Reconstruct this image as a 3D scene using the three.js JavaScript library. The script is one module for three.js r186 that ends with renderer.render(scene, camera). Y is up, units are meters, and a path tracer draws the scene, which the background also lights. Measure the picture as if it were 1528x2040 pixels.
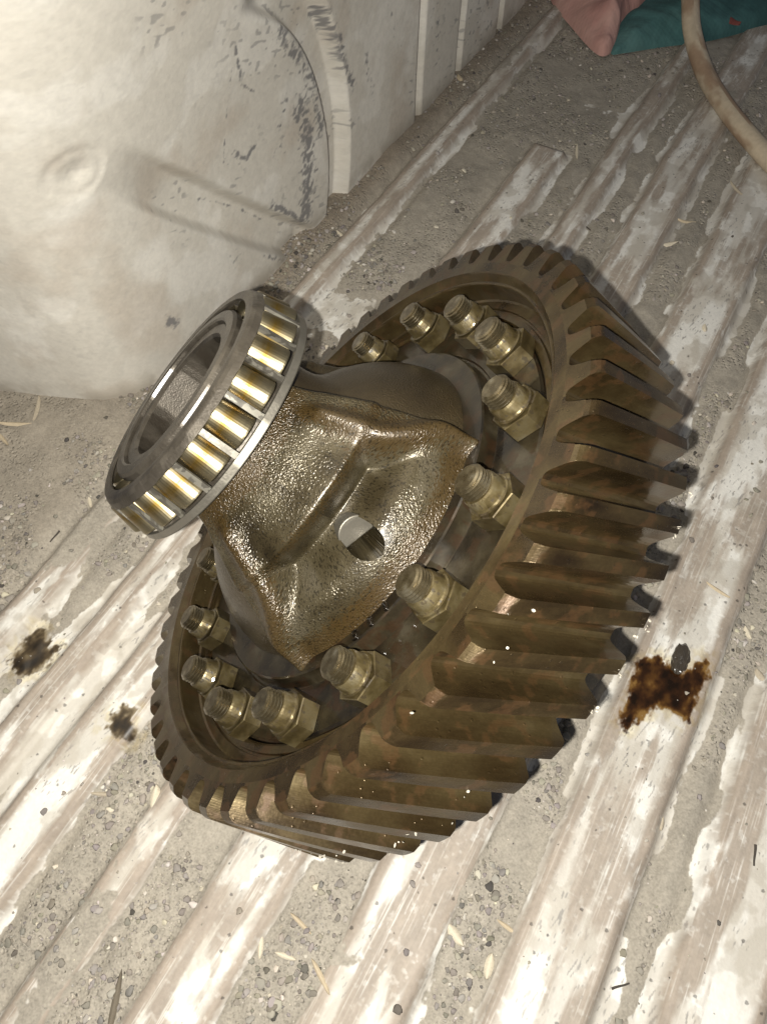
import * as THREE from 'three';
import { mergeGeometries, toCreasedNormals, mergeVertices } from 'three/addons/utils/BufferGeometryUtils.js';
import { TextGeometry } from 'three/addons/geometries/TextGeometry.js';
import { FontLoader } from 'three/addons/loaders/FontLoader.js';
import { Brush, Evaluator, SUBTRACTION } from 'three-bvh-csg';

// ------------------------------------------------------------------ camera, sky, lamp, exposure
const scene = new THREE.Scene();
const camera = new THREE.PerspectiveCamera(70.25, 766 / 1024, 0.02, 30);
camera.position.set(-0.18189, 0.50799, 0.08381);
camera.quaternion.setFromRotationMatrix(new THREE.Matrix4().makeBasis(
  new THREE.Vector3(0.501201, 0, 0.865331), new THREE.Vector3(0.743061, 0.512475, -0.430382), new THREE.Vector3(-0.443461, 0.858702, 0.256853)));
camera.updateMatrixWorld(true);

// a dim, bluish evening sky: the only light in the shadows
const SKY = new Float32Array(32 * 16 * 4);
for (let j = 0; j < 16; j++) for (let i = 0; i < 32; i++) { const o = (j * 32 + i) * 4; SKY[o] = 0.088; SKY[o + 1] = 0.094; SKY[o + 2] = 0.112; SKY[o + 3] = 1; }
const sky = new THREE.DataTexture(SKY, 32, 16, THREE.RGBAFormat, THREE.FloatType);
sky.mapping = THREE.EquirectangularReflectionMapping; sky.needsUpdate = true;
scene.background = sky; scene.environment = sky;

// the phone's flash, two centimetres from its lens
const flash = new THREE.PointLight(new THREE.Color(1, 0.972, 0.905), 1.52, 0, 2);
flash.position.set(-0.1985, 0.5117, 0.0773);
flash.castShadow = true; flash.shadow.radius = 0.1; flash.shadow.mapSize.set(2048, 2048); flash.shadow.camera.near = 0.02; flash.shadow.camera.far = 4; flash.shadow.bias = -0.0005;
scene.add(flash);

const renderer = new THREE.WebGLRenderer({ antialias: true });
renderer.toneMapping = THREE.LinearToneMapping;
renderer.toneMappingExposure = 1.0;
renderer.shadowMap.enabled = true;

// ------------------------------------------------------------------ helpers
const { sin, cos, PI, abs, min, max, floor, sqrt, hypot, exp, pow, atan2 } = Math;
const D = PI / 180;
let seed = 12345;
const rnd = () => { seed = (seed + 0x6D2B79F5) | 0; let t = Math.imul(seed ^ (seed >>> 15), 1 | seed); t = (t + Math.imul(t ^ (t >>> 7), 61 | t)) ^ t; return ((t ^ (t >>> 14)) >>> 0) / 4294967296; };
const rr = (a, b) => a + (b - a) * rnd();
const clamp = (x, a = 0, b = 1) => x < a ? a : x > b ? b : x;
const sst = (a, b, x) => { const t = clamp((x - a) / (b - a)); return t * t * (3 - 2 * t); };
const mix = (a, b, t) => a + (b - a) * t;
function hash(i, j) { let h = Math.imul(i, 374761393) ^ Math.imul(j, 668265263); h = Math.imul(h ^ (h >>> 13), 1274126177); return ((h ^ (h >>> 16)) >>> 0) / 4294967296; }
function vn(x, y, p = 0) {           // value noise 0..1, periodic when p is given
  const xi = floor(x), yi = floor(y), fx = x - xi, fy = y - yi, u = fx * fx * (3 - 2 * fx), v = fy * fy * (3 - 2 * fy);
  let x0 = xi, x1 = xi + 1, y0 = yi, y1 = yi + 1;
  if (p) { x0 = ((x0 % p) + p) % p; x1 = ((x1 % p) + p) % p; y0 = ((y0 % p) + p) % p; y1 = ((y1 % p) + p) % p; }
  const a = hash(x0, y0), b = hash(x1, y0), c = hash(x0, y1), d = hash(x1, y1);
  return a + (b - a) * u + (c - a) * v + (a - b - c + d) * u * v;
}
function fbm(x, y, o = 4, p = 0) { let s = 0, a = 0.5, n = 0; for (let i = 0; i < o; i++) { s += a * vn(x + i * 17, y + i * 31, p); n += a; a *= 0.5; x *= 2; y *= 2; p *= 2; } return s / n; }
function cell(x, y, p = 0) {         // distance to nearest seed, id of it
  const xi = floor(x), yi = floor(y); let best = 9, id = 0;
  for (let j = -1; j < 2; j++) for (let i = -1; i < 2; i++) {
    let a = xi + i, b = yi + j; const A = p ? ((a % p) + p) % p : a, B = p ? ((b % p) + p) % p : b;
    const dx = a + hash(A, B) - x, dy = b + hash(A + 57, B + 113) - y, d = dx * dx + dy * dy; if (d < best) { best = d; id = hash(A + 7, B + 3); }
  }
  return [sqrt(best), id];
}
const pal = (list, t) => { t = clamp(t) * (list.length - 1); const i = min(list.length - 2, floor(t)), k = t - i; return [0, 1, 2].map((n) => mix(list[i][n], list[i + 1][n], k)); };
const toS = (c) => { c = clamp(c); return 255 * (c <= 0.0031308 ? 12.92 * c : 1.055 * pow(c, 1 / 2.4) - 0.055); };
function textures(w, h, fn, wrap = true) {  // fn(u,v,i,j) -> [r,g,b (linear), roughness, bump 0..1, metal]
  const a = new Uint8Array(w * h * 4), b = new Uint8Array(w * h * 4), c = new Uint8Array(w * h * 4);
  for (let j = 0; j < h; j++) for (let i = 0; i < w; i++) {
    const o = (j * w + i) * 4, q = fn((i + 0.5) / w, (j + 0.5) / h);
    a[o] = toS(q[0]); a[o + 1] = toS(q[1]); a[o + 2] = toS(q[2]); a[o + 3] = 255;
    b[o] = 255; b[o + 1] = 255 * clamp(q[3]); b[o + 2] = 255 * clamp(q[5] ?? 0); b[o + 3] = 255;
    c[o] = c[o + 1] = c[o + 2] = 255 * clamp(q[4]); c[o + 3] = 255;
  }
  const mk = (d, s) => { const t = new THREE.DataTexture(d, w, h, THREE.RGBAFormat); t.magFilter = THREE.LinearFilter; t.minFilter = THREE.LinearMipmapLinearFilter; t.generateMipmaps = true; t.wrapS = t.wrapT = wrap ? THREE.RepeatWrapping : THREE.ClampToEdgeWrapping; if (s) t.colorSpace = THREE.SRGBColorSpace; t.needsUpdate = true; return t; };
  return { map: mk(a, true), rm: mk(b), bump: mk(c) };
}
const mats = {};
function material(name, t, opt) {
  const { bumpScale = 0.0005, metal = true, ...o } = opt;
  const m = new THREE.MeshPhysicalMaterial({ map: t.map, roughnessMap: t.rm, roughness: 1, bumpMap: t.bump, bumpScale, ...o });
  if (metal) { m.metalnessMap = t.rm; m.metalness = 1; }
  m.name = name; mats[name] = m; return m;
}
function shadowed(o) { o.traverse((m) => { if (m.isMesh) { m.castShadow = true; m.receiveShadow = true; } }); return o; }
const used = {};
const numbered = (n) => { const k = used[n] = (used[n] ?? -1) + 1; return k ? `${n}_${String(k).padStart(3, '0')}` : n; };
function mesh(name, geo, mat, parent) { const m = new THREE.Mesh(geo, mat); m.name = name; if (parent) parent.add(m); return m; }
function top(o, name, label, category, group, kind) { o.name = numbered(name); Object.assign(o.userData, { label, category }); if (group) o.userData.group = group; if (kind) o.userData.kind = kind; scene.add(shadowed(o)); return o; }
function setUV(g, fn) { const p = g.attributes.position, n = g.attributes.normal, u = new Float32Array(p.count * 2); for (let i = 0; i < p.count; i++) { const r = fn(p.getX(i), p.getY(i), p.getZ(i), n ? n.getX(i) : 0, n ? n.getY(i) : 1, n ? n.getZ(i) : 0); u[2 * i] = r[0]; u[2 * i + 1] = r[1]; } g.setAttribute('uv', new THREE.BufferAttribute(u, 2)); return g; }
// uv in metres/scale: planar on faces that look along the axis, round the axis elsewhere (non-indexed so that no face straddles both)
function axisUV(g, scale, R = 0.15, off = [0, 0]) {
  if (g.index) g = g.toNonIndexed(); const p = g.attributes.position, n = g.attributes.normal, u = new Float32Array(p.count * 2);
  for (let i = 0; i < p.count; i += 3) {
    let ny = 0, am = 0; const az = []; for (let k = 0; k < 3; k++) { ny += abs(n.getY(i + k)); az[k] = atan2(p.getZ(i + k), p.getX(i + k)); }
    for (let k = 1; k < 3; k++) { if (az[k] - az[0] > PI) az[k] -= 2 * PI; if (az[k] - az[0] < -PI) az[k] += 2 * PI; }
    for (let k = 0; k < 3; k++) {
      const x = p.getX(i + k), y = p.getY(i + k), z = p.getZ(i + k);
      u[2 * (i + k)] = (ny > 2.1 ? x : az[k] * R) / scale + off[0]; u[2 * (i + k) + 1] = (ny > 2.1 ? z : y + hypot(x, z) * 0.6) / scale + off[1];
    }
  }
  g.setAttribute('uv', new THREE.BufferAttribute(u, 2)); return g;
}
function grid(nu, nv, fn, closeU = false) {   // fn(i/nu, j/nv) -> [x,y,z,u,v]
  const pos = [], uv = [], idx = [];
  for (let j = 0; j <= nv; j++) for (let i = 0; i <= nu; i++) { const q = fn(i / nu, j / nv); pos.push(q[0], q[1], q[2]); uv.push(q[3] ?? i / nu, q[4] ?? j / nv); }
  for (let j = 0; j < nv; j++) for (let i = 0; i < nu; i++) { const a = j * (nu + 1) + i, b = a + 1, c = a + nu + 1, d = c + 1; idx.push(a, c, b, b, c, d); }
  const g = new THREE.BufferGeometry(); g.setAttribute('position', new THREE.Float32BufferAttribute(pos, 3)); g.setAttribute('uv', new THREE.Float32BufferAttribute(uv, 2)); g.setIndex(idx); g.computeVertexNormals();
  return g;
}
const lathe = (pts, seg = 128) => new THREE.LatheGeometry(pts.map(([r, h]) => new THREE.Vector2(r, h)), seg);
const creased = (g, a = 32) => toCreasedNormals(g, a * D);

// ------------------------------------------------------------------ the truck bed: floor
// ribs of the pressed floor: [centre z, half width, x where the rib ends]
const RIBS = [[-0.262, 0.013, 9], [-0.147, 0.021, 0.602], [-0.0755, 0.0135, 9], [-0.004, 0.0235, 9], [0.086, 0.028, 9], [0.177, 0.029, 9], [0.266, 0.029, 9], [0.355, 0.029, 9], [0.444, 0.029, 9], [0.533, 0.029, 9], [0.622, 0.029, 9], [0.711, 0.029, 9], [-0.2, 0.012, 0.05]];
const EDGE = 0.0054;
function ribAt(x, z) {   // [height 0..1, signed position inside 0 centre .. 1 edge .. beyond]
  const wob = (vn(x * 9, z * 3) - 0.5) * 0.004 + (vn(x * 40, z * 40) - 0.5) * 0.0015;
  let h = 0, q = 9;
  for (const [c, w, end] of RIBS) {
    let d = abs(z + wob - c) - w; if (end < 5) d = max(d, x - end);
    if (d < q) q = d;
    h = max(h, sst(EDGE * 0.55, -EDGE * 0.75, d));
  }
  return [h, q];
}
// where the photograph shows bare paint (+) and heaps of dirt (-): x, z, radius, amount
const SPOTS = [[0.733, -0.1146, 0.075, 1.3], [0.776, -0.1987, 0.05, 0.6], [-0.117, -0.195, 0.05, 1.6], [-0.2045, -0.18, 0.035, 1.2], [-0.174, -0.196, 0.045, 1.3], [-0.166, 0.0218, 0.03, 1.2], [-0.205, 0.0146, 0.022, 1], [-0.268, -0.0085, 0.02, 1], [0.543, -0.258, 0.06, 0.9], [0.404, -0.264, 0.05, 0.9], [0.271, -0.192, 0.05, 0.9], [0.253, -0.238, 0.05, 1], [0.183, -0.01, 0.06, 0.8],
  [-0.038, 0.2013, 0.03, 0.9], [-0.12, 0.1987, 0.03, 0.9], [-0.0456, 0.2463, 0.02, 0.8], [-0.096, 0.2646, 0.03, 1.1], [0.1, 0.175, 0.05, 0.8], [0.3, 0.13, 0.06, 0.6], [0.45, 0.09, 0.09, 0.5], [-0.16, 0.17, 0.05, 0.6],
  [-0.017, -0.256, 0.06, -1.4], [-0.072, -0.276, 0.05, -1.3], [-0.239, -0.0876, 0.06, -1.3], [-0.21, 0.0432, 0.035, -1.5], [0.424, -0.2136, 0.07, -0.6], [0.5155, -0.23, 0.06, -0.4], [0.7276, -0.2822, 0.07, -1.2], [-0.045, 0.23, 0.035, -1], [-0.128, 0.116, 0.03, -1.2], [-0.072, 0.229, 0.03, -1], [0.333, -0.29, 0.06, -1.2], [0.5, -0.31, 0.09, -1.3], [0.01, -0.36, 0.09, -1.6], [0.38, 0.103, 0.05, -0.3], [0.8, 0.003, 0.1, -1.1], [0.49, 0.015, 0.06, -0.9], [0.11, 0.228, 0.06, -1], [0.9, -0.1, 0.12, -0.9], [-0.3, -0.05, 0.06, -0.9], [0.95, -0.25, 0.1, -1]];
const STAINS = [
  [[0.0629, 0.1526], [0.0735, 0.1645], [0.0705, 0.175], [0.0715, 0.185], [0.0787, 0.1882], [0.0944, 0.196], [0.0774, 0.202], [0.0606, 0.1993], [0.04, 0.1994], [0.035, 0.1958], [0.0392, 0.1905], [0.0372, 0.182], [0.0383, 0.1763], [0.0229, 0.1699], [0.0125, 0.1644], [0.0129, 0.1576], [0.0268, 0.1564], [0.0468, 0.1544]],
  [[-0.1642, -0.2447], [-0.1339, -0.2435], [-0.1305, -0.2344], [-0.1402, -0.2253], [-0.1337, -0.2172], [-0.1488, -0.2151], [-0.161, -0.2176], [-0.1688, -0.228]],
  [[-0.1672, -0.1464], [-0.1463, -0.1476], [-0.1457, -0.135], [-0.1524, -0.135], [-0.159, -0.1239], [-0.1644, -0.1249]]];
const SBOX = STAINS.map((p) => [min(...p.map((q) => q[0])) - 0.02, max(...p.map((q) => q[0])) + 0.02, min(...p.map((q) => q[1])) - 0.02, max(...p.map((q) => q[1])) + 0.02]);
function polyDist(p, x, z) {  // signed distance, positive inside
  let s = 9, ins = false;
  for (let i = 0, j = p.length - 1; i < p.length; j = i++) {
    const [ax, az] = p[i], [bx, bz] = p[j], ex = bx - ax, ez = bz - az, t = clamp(((x - ax) * ex + (z - az) * ez) / (ex * ex + ez * ez));
    s = min(s, hypot(x - ax - t * ex, z - az - t * ez)); if ((az > z) !== (bz > z) && x < (bx - ax) * (z - az) / (bz - az) + ax) ins = !ins;
  }
  return ins ? s : -s;
}
const SG = { nx: 270, nz: 160, x0: -0.95, z0: -0.5, st: 0.0085, a: null };
SG.a = new Float32Array(SG.nx * SG.nz);
for (let j = 0; j < SG.nz; j++) for (let i = 0; i < SG.nx; i++) { const x = SG.x0 + i * SG.st, z = SG.z0 + j * SG.st; let s = 0; for (const [a, b, r, k] of SPOTS) { const q = ((x - a) ** 2 + (z - b) ** 2) / (r * r); if (q < 6) s += k * exp(-q); } SG.a[j * SG.nx + i] = s; }
function spotAt(x, z) { const u = clamp((x - SG.x0) / SG.st, 0, SG.nx - 1.001), v = clamp((z - SG.z0) / SG.st, 0, SG.nz - 1.001), i = floor(u), j = floor(v), a = u - i, b = v - j, o = j * SG.nx + i; return mix(mix(SG.a[o], SG.a[o + 1], a), mix(SG.a[o + SG.nx], SG.a[o + SG.nx + 1], a), b); }
function dirtAt(x, z) {   // level of the dirt in metres above the sheet's valleys
  let d = 0.0045 + 0.0034 * (fbm(x * 9 + 3, z * 16 + 8, 3) - 0.5) + 0.0060 * (fbm(x * 26, z * 34 + 40, 4) - 0.5) + 0.0028 * (fbm(x * 120, z * 120 + 9, 3) - 0.5);
  d -= 0.0030 * spotAt(x, z);
  d += 0.006 * sst(-0.262, -0.300, z) ;
  return d;
}
const RIBH = 0.0088, BASE = -0.0054;
function bed(x, z) {      // everything about one point of the floor
  const [h, q] = ribAt(x, z), metal = RIBH * h, foot = q > -0.004 && q < 0.03 ? exp(-(((q - 0.0035) / 0.0065) ** 2)) * (0.0016 + 0.0046 * sst(0.36, 0.56, fbm(x * 11 + 70, z * 8, 3))) : 0, dl = dirtAt(x, z) - foot, over = dl - metal;
  return { h, q, over, y: BASE + metal + max(0, over) * 0.75 };
}
function bedTexel(x, z) {
  const b = bed(x, z);
  // paint: white, worn and scratched
  const w1 = fbm(x * 60, z * 190, 4), w2 = fbm(x * 25 + 9, z * 70, 4), w3 = fbm(x * 300, z * 300, 3);
  let c = [0.74, 0.715, 0.655], rough = 0.62, bump = 0.42 + 0.04 * w3;
  const w4 = vn(x * 1300, z * 1300), w5 = fbm(x * 620, z * 620, 2), g = 0.80 + 0.18 * w1 + 0.14 * w5; c = c.map((v) => v * g);
  const wash = sst(0.47, 0.60, fbm(x * 26 + 9, z * 64, 6)) * 0.55; c = [mix(c[0], 0.47, wash), mix(c[1], 0.42, wash), mix(c[2], 0.345, wash)];
  const dusted = sst(0.47, 0.57, fbm(x * 48 + 90, z * 60 + 14, 6)) * 0.5; c = [mix(c[0], 0.40, dusted), mix(c[1], 0.36, dusted), mix(c[2], 0.295, dusted)];
  // fine scratches down to primer
  const sc = sst(0.78, 0.86, vn(x * 130 + z * 420, z * 900 - x * 240)) * sst(0.46, 0.60, fbm(x * 30, z * 30 + 5, 3)); if (sc > 0) c = [mix(c[0], 0.22, sc * 0.7), mix(c[1], 0.205, sc * 0.7), mix(c[2], 0.19, sc * 0.7)];
  // brown film baked on the shoulders of the ribs, rubbed through on the tops
  const lines = vn(x * 26, z * 1300) * 0.6 + vn(x * 60 + 9, z * 2600) * 0.4, rag = fbm(x * 30 + 7, z * 90 + 3, 6);
  const sh = exp(-(((b.q + 0.0050 + (w2 - 0.5) * 0.005) / 0.0050) ** 2)) * sst(0.22, 0.44, rag), tf = b.q < -0.003 ? sst(0.50, 0.64, fbm(x * 12 + 31, z * 60 + 2, 6)) * 0.85 : 0;
  const film = clamp(max(sh * 1.15, tf) * 1.1 - 0.35 * sst(0.60, 0.78, w3) - 0.55 * sst(0.66, 0.82, lines));
  { const q = (0.70 + 0.42 * w1 + 0.2 * w5) * (0.92 + 0.16 * lines); c = [mix(c[0], 0.335 * q, film), mix(c[1], 0.280 * q, film), mix(c[2], 0.225 * q, film)]; }
  rough = mix(rough, 0.7, film); bump += 0.05 * (w4 - 0.5) - 0.05 * film;
  // dirt: a thin grey-brown mud with grains in it
  const edge = b.over + 0.0007 * (fbm(x * 420, z * 420, 3) - 0.5) + 0.0006 * (w3 - 0.5), m = sst(-0.00012, 0.0003, edge);
  if (m > 0) {
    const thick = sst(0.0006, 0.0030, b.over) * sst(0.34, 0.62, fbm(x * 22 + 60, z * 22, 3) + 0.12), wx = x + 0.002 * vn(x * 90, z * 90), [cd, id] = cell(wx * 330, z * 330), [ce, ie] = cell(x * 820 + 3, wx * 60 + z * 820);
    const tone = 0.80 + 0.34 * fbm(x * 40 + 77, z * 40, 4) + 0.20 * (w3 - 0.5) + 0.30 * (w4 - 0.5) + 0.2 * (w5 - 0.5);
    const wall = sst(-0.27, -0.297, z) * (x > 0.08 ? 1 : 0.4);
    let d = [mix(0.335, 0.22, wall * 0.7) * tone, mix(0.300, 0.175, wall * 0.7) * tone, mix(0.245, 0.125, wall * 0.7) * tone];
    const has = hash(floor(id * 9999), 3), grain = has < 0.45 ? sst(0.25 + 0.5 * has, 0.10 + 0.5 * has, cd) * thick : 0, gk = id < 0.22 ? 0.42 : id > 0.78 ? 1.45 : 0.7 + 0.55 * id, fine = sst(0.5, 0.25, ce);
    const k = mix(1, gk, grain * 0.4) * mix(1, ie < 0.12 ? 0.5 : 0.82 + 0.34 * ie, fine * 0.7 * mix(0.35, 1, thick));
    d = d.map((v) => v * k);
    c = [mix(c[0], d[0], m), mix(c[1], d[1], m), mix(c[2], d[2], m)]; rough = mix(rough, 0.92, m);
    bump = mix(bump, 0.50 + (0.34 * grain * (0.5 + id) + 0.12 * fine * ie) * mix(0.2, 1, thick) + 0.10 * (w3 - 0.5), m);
  } else {
    const [cd, id] = cell(x * 300 + 9, z * 300); if (id > 0.984 && cd < 0.12 + 14 * (id - 0.984)) { const k = 0.42; c = c.map((v) => v * k); bump += 0.1; }
  }
  // engine oil that dripped off the gear
  for (let s = 0; s < 3; s++) {
    const B = SBOX[s]; if (x < B[0] || x > B[1] || z < B[2] || z > B[3]) continue;
    const sd = polyDist(STAINS[s], x, z) + 0.009 * (fbm(x * 210 + s, z * 330, 4) - 0.5), o = sst(-0.0014, 0.0016, sd + 0.002 * (w3 - 0.5)), thin = fbm(x * 110 + 4, z * 150, 4);
    const halo = sst(-0.010, 0, sd) * (1 - o) * sst(0.35, 0.6, fbm(x * 200, z * 200, 3)) * 0.6;
    c = [c[0] * mix(1, 0.86, halo), c[1] * mix(1, 0.76, halo), c[2] * mix(1, 0.48, halo)];
    if (o > 0) { const th = clamp((thin - 0.30) * 1.5 + 0.60 * sst(0.0065, 0.0, sd) - 0.02), f = s ? pal([[0.012, 0.008, 0.004], [0.034, 0.022, 0.010], [0.085, 0.060, 0.030], [0.22, 0.175, 0.11]], th) : pal([[0.010, 0.005, 0.002], [0.030, 0.012, 0.004], [0.080, 0.036, 0.009], [0.19, 0.105, 0.030]], th);
      c = [mix(c[0], f[0], o), mix(c[1], f[1], o), mix(c[2], f[2], o)]; rough = mix(rough, s ? 0.45 : 0.13, o); bump = mix(bump, 0.52 + 0.05 * thin, o); }
  }
  return [c[0], c[1], c[2], rough, bump];
}
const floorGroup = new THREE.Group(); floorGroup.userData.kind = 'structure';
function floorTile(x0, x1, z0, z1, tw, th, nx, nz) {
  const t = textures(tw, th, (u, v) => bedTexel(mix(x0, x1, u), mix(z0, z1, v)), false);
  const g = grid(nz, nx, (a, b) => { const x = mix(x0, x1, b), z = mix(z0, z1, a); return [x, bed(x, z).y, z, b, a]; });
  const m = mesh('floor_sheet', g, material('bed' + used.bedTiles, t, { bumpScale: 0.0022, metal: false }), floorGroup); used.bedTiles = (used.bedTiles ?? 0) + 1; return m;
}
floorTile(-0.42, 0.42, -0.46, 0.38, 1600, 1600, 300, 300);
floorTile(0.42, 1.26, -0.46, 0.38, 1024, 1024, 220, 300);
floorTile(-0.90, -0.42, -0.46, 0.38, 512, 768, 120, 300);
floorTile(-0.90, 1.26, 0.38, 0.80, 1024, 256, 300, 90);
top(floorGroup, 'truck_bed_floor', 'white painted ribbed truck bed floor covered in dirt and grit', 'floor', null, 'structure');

// ------------------------------------------------------------------ the truck bed: wheel arch and side wall
const PLAN = new THREE.CatmullRomCurve3([[1.7, -0.309], [1.2, -0.3085], [0.8, -0.308], [0.5, -0.305], [0.3, -0.303], [0.17, -0.304], [0.115, -0.308], [0.08, -0.318], [0.055, -0.337], [0.040, -0.365], [0.022, -0.41], [0.005, -0.46], [-0.02, -0.55], [-0.06, -0.7]].map(([x, z]) => new THREE.Vector3(x, 0, z)), false, 'centripetal');
const PL = PLAN.getLength(), WALLH = 0.62;
const rails = []; for (let i = 0; i <= 600; i++) { const p = PLAN.getPointAt(i / 600), t = PLAN.getTangentAt(i / 600); rails.push([p.x, p.z, -t.z, t.x]); }
const railAt = (s) => { const f = clamp(s) * 600, i = min(599, floor(f)), k = f - i, a = rails[i], b = rails[i + 1]; return a.map((v, n) => mix(v, b[n], k)); };
function emboss(x, z, y) {
  if (z < -0.335) return 0.0008 * (fbm(z * 12, y * 12, 2) - 0.5);
  const e = (d, w, soft) => sst(w + soft, w - soft, abs(d));
  const arc = hypot(x - 0.19, y - 0.07) - 0.2085;
  let h = 0.0150 * e(arc, 0.0175, 0.0040) * sst(0.24, 0.29, x);
  const bx = 0.310 - 0.116, by = 0.010 - 0.206, bl = hypot(bx, by), tt = ((x - 0.116) * bx + (y - 0.206) * by) / (bl * bl), bd = ((x - 0.116) * by - (y - 0.206) * bx) / bl + 0.010 * (tt - 0.5) ** 2 - 0.002;
  h = max(h, 0.0125 * e(bd, 0.0165, 0.0034) * sst(-0.08, 0.30, tt) * sst(1.12, 1.02, tt));
  h = max(h, 0.006 * e(x - 0.572, 0.0062, 0.002), 0.006 * e(x - 0.678, 0.0065, 0.002), 0.006 * e(x - 0.80, 0.0065, 0.002));
  const r = hypot(x - 0.092, y - 0.22); h = max(h, 0.0015 * sst(0.021, 0.015, r)) + 0.0016 * sst(0.0115, 0.006, r) + 0.0012 * sst(0.0055, 0.004, r);
  return h + 0.0010 * (fbm(x * 8, y * 8, 2) - 0.5);
}
// scuffs seen in the photograph: polyline on the wall's face (x, y), width
const SCUFFS = [[[[0.276, 0.075], [0.305, 0.046], [0.322, 0.028]], 0.004, 0.9], [[[0.335, 0.135], [0.345, 0.10], [0.340, 0.065], [0.328, 0.03]], 0.014, 0.9], [[[0.372, 0.20], [0.402, 0.165], [0.425, 0.11]], 0.006, 0.8], [[[0.30, 0.215], [0.335, 0.18], [0.360, 0.14], [0.366, 0.10]], 0.008, 0.85], [[[0.24, 0.235], [0.25, 0.20], [0.268, 0.185]], 0.0022, 0.8], [[[0.236, 0.15], [0.252, 0.135], [0.270, 0.143]], 0.003, 0.9], [[[0.20, 0.125], [0.24, 0.092], [0.275, 0.055]], 0.0016, 0.7], [[[0.255, 0.032], [0.285, 0.004]], 0.003, 0.7], [[[0.45, 0.13], [0.47, 0.08]], 0.006, 0.45], [[[0.49, 0.17], [0.52, 0.11]], 0.004, 0.4], [[[0.125, 0.055], [0.132, 0.05]], 0.006, 0.9], [[[0.215, 0.06], [0.22, 0.05]], 0.006, 0.5], [[[0.31, 0.155], [0.30, 0.12]], 0.008, 0.45], [[[0.24, 0.23], [0.222, 0.15]], 0.0012, 0.6], [[[0.60, 0.13], [0.62, 0.05]], 0.01, 0.35]];
function scuffAt(x, y) {
  let s = 0; for (const [p, w, k] of SCUFFS) for (let i = 1; i < p.length; i++) {
    const [ax, ay] = p[i - 1], ex = p[i][0] - ax, ey = p[i][1] - ay, t = clamp(((x - ax) * ex + (y - ay) * ey) / (ex * ex + ey * ey)), d = hypot(x - ax - t * ex, y - ay - t * ey);
    if (d < 3 * w) s = max(s, k * exp(-d * d / (w * w)));
  }
  return s;
}
function wallTexel(s, v) {
  const [x, z] = railAt(s), y = v * WALLH - 0.015, L = s * PL;
  const a = fbm(L * 11, y * 11, 5), b = fbm(L * 40 + 5, y * 40, 4), f = fbm(L * 260, y * 260, 3);
  let c = [0.67, 0.635, 0.565].map((k) => k * (0.90 + 0.18 * b));
  const rag = fbm(L * 26 + 5, y * 26, 6), dust = sst(0.44, 0.54, rag * 0.75 + a * 0.25 + 0.10 * sst(0.34, 0.04, x + 0.25 * (b - 0.5)) - 0.02) * 0.7; c = [mix(c[0], 0.575, dust), mix(c[1], 0.535, dust), mix(c[2], 0.46, dust)];
  const tan = sst(0.55, 0.75, fbm(L * 17 + 50, y * 17, 4)) * 0.5; c = [mix(c[0], 0.47, tan), mix(c[1], 0.40, tan), mix(c[2], 0.32, tan)];
  c = c.map((k) => k * (0.88 + 0.16 * f + 0.08 * vn(L * 700, y * 700)));
  let k = z > -0.335 ? scuffAt(x, y) : 0; k = sst(0.34, 0.80, k * 0.8 + (fbm(L * 190 + y * 120, y * 260 - L * 60, 5) - 0.5) * 1.5 * (k > 0.02 ? 1 : 0)) * (k > 0.02 ? 1 : 0);
  const mark = sst(0.77, 0.84, vn(L * 150 + y * 90, y * 330 - L * 120)) * sst(0.50, 0.62, fbm(L * 14 + 3, y * 14 + 9, 3)) * (x > 0.14 && z > -0.33 ? 0.8 : 0.15);
  k = max(k * 0.85, mark * 0.6); c = [mix(c[0], 0.17, k), mix(c[1], 0.165, k), mix(c[2], 0.165, k)];
  const low = sst(0.030, 0.004, y + 0.02 * (b - 0.5)) * sst(0.3, 0.6, b) * 0.8; c = [mix(c[0], 0.33, low), mix(c[1], 0.29, low), mix(c[2], 0.23, low)];
  return [c[0], c[1], c[2], 0.80, 0.5 + 0.12 * (f - 0.5) - 0.08 * k + 0.1 * dust];
}
{
  const t = textures(2048, 1024, wallTexel, false);
  const nS = 1000, nY = 230;
  const front = grid(nS, nY, (s, v) => { const [x, z, nx, nz] = railAt(s), y = v * WALLH - 0.015, h = emboss(x, z, y), l = -0.02 * max(0, y - 0.05) - 0.95 * sst(0.50, 0.30, x) * max(0, y - 0.10) ** 2; return [x + nx * (h + l), y, z + nz * (h + l), s, v]; });
  const n0 = front.attributes.normal.getZ(Math.round(nS * 0.3) + (nS + 1) * 40);
  if (n0 < 0) { const ix = front.index.array; for (let i = 0; i < ix.length; i += 3) { const q = ix[i]; ix[i] = ix[i + 1]; ix[i + 1] = q; } front.computeVertexNormals(); }
  const wm = material('wall', t, { bumpScale: 0.0012, metal: false });
  const w = mesh('truck_bed_wall', front, wm); w.userData.kind = 'structure';
  top(w, 'truck_bed_wall', 'scuffed dusty white truck bed wall with the pressed wheel arch', 'wall', null, 'structure');
}

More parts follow.
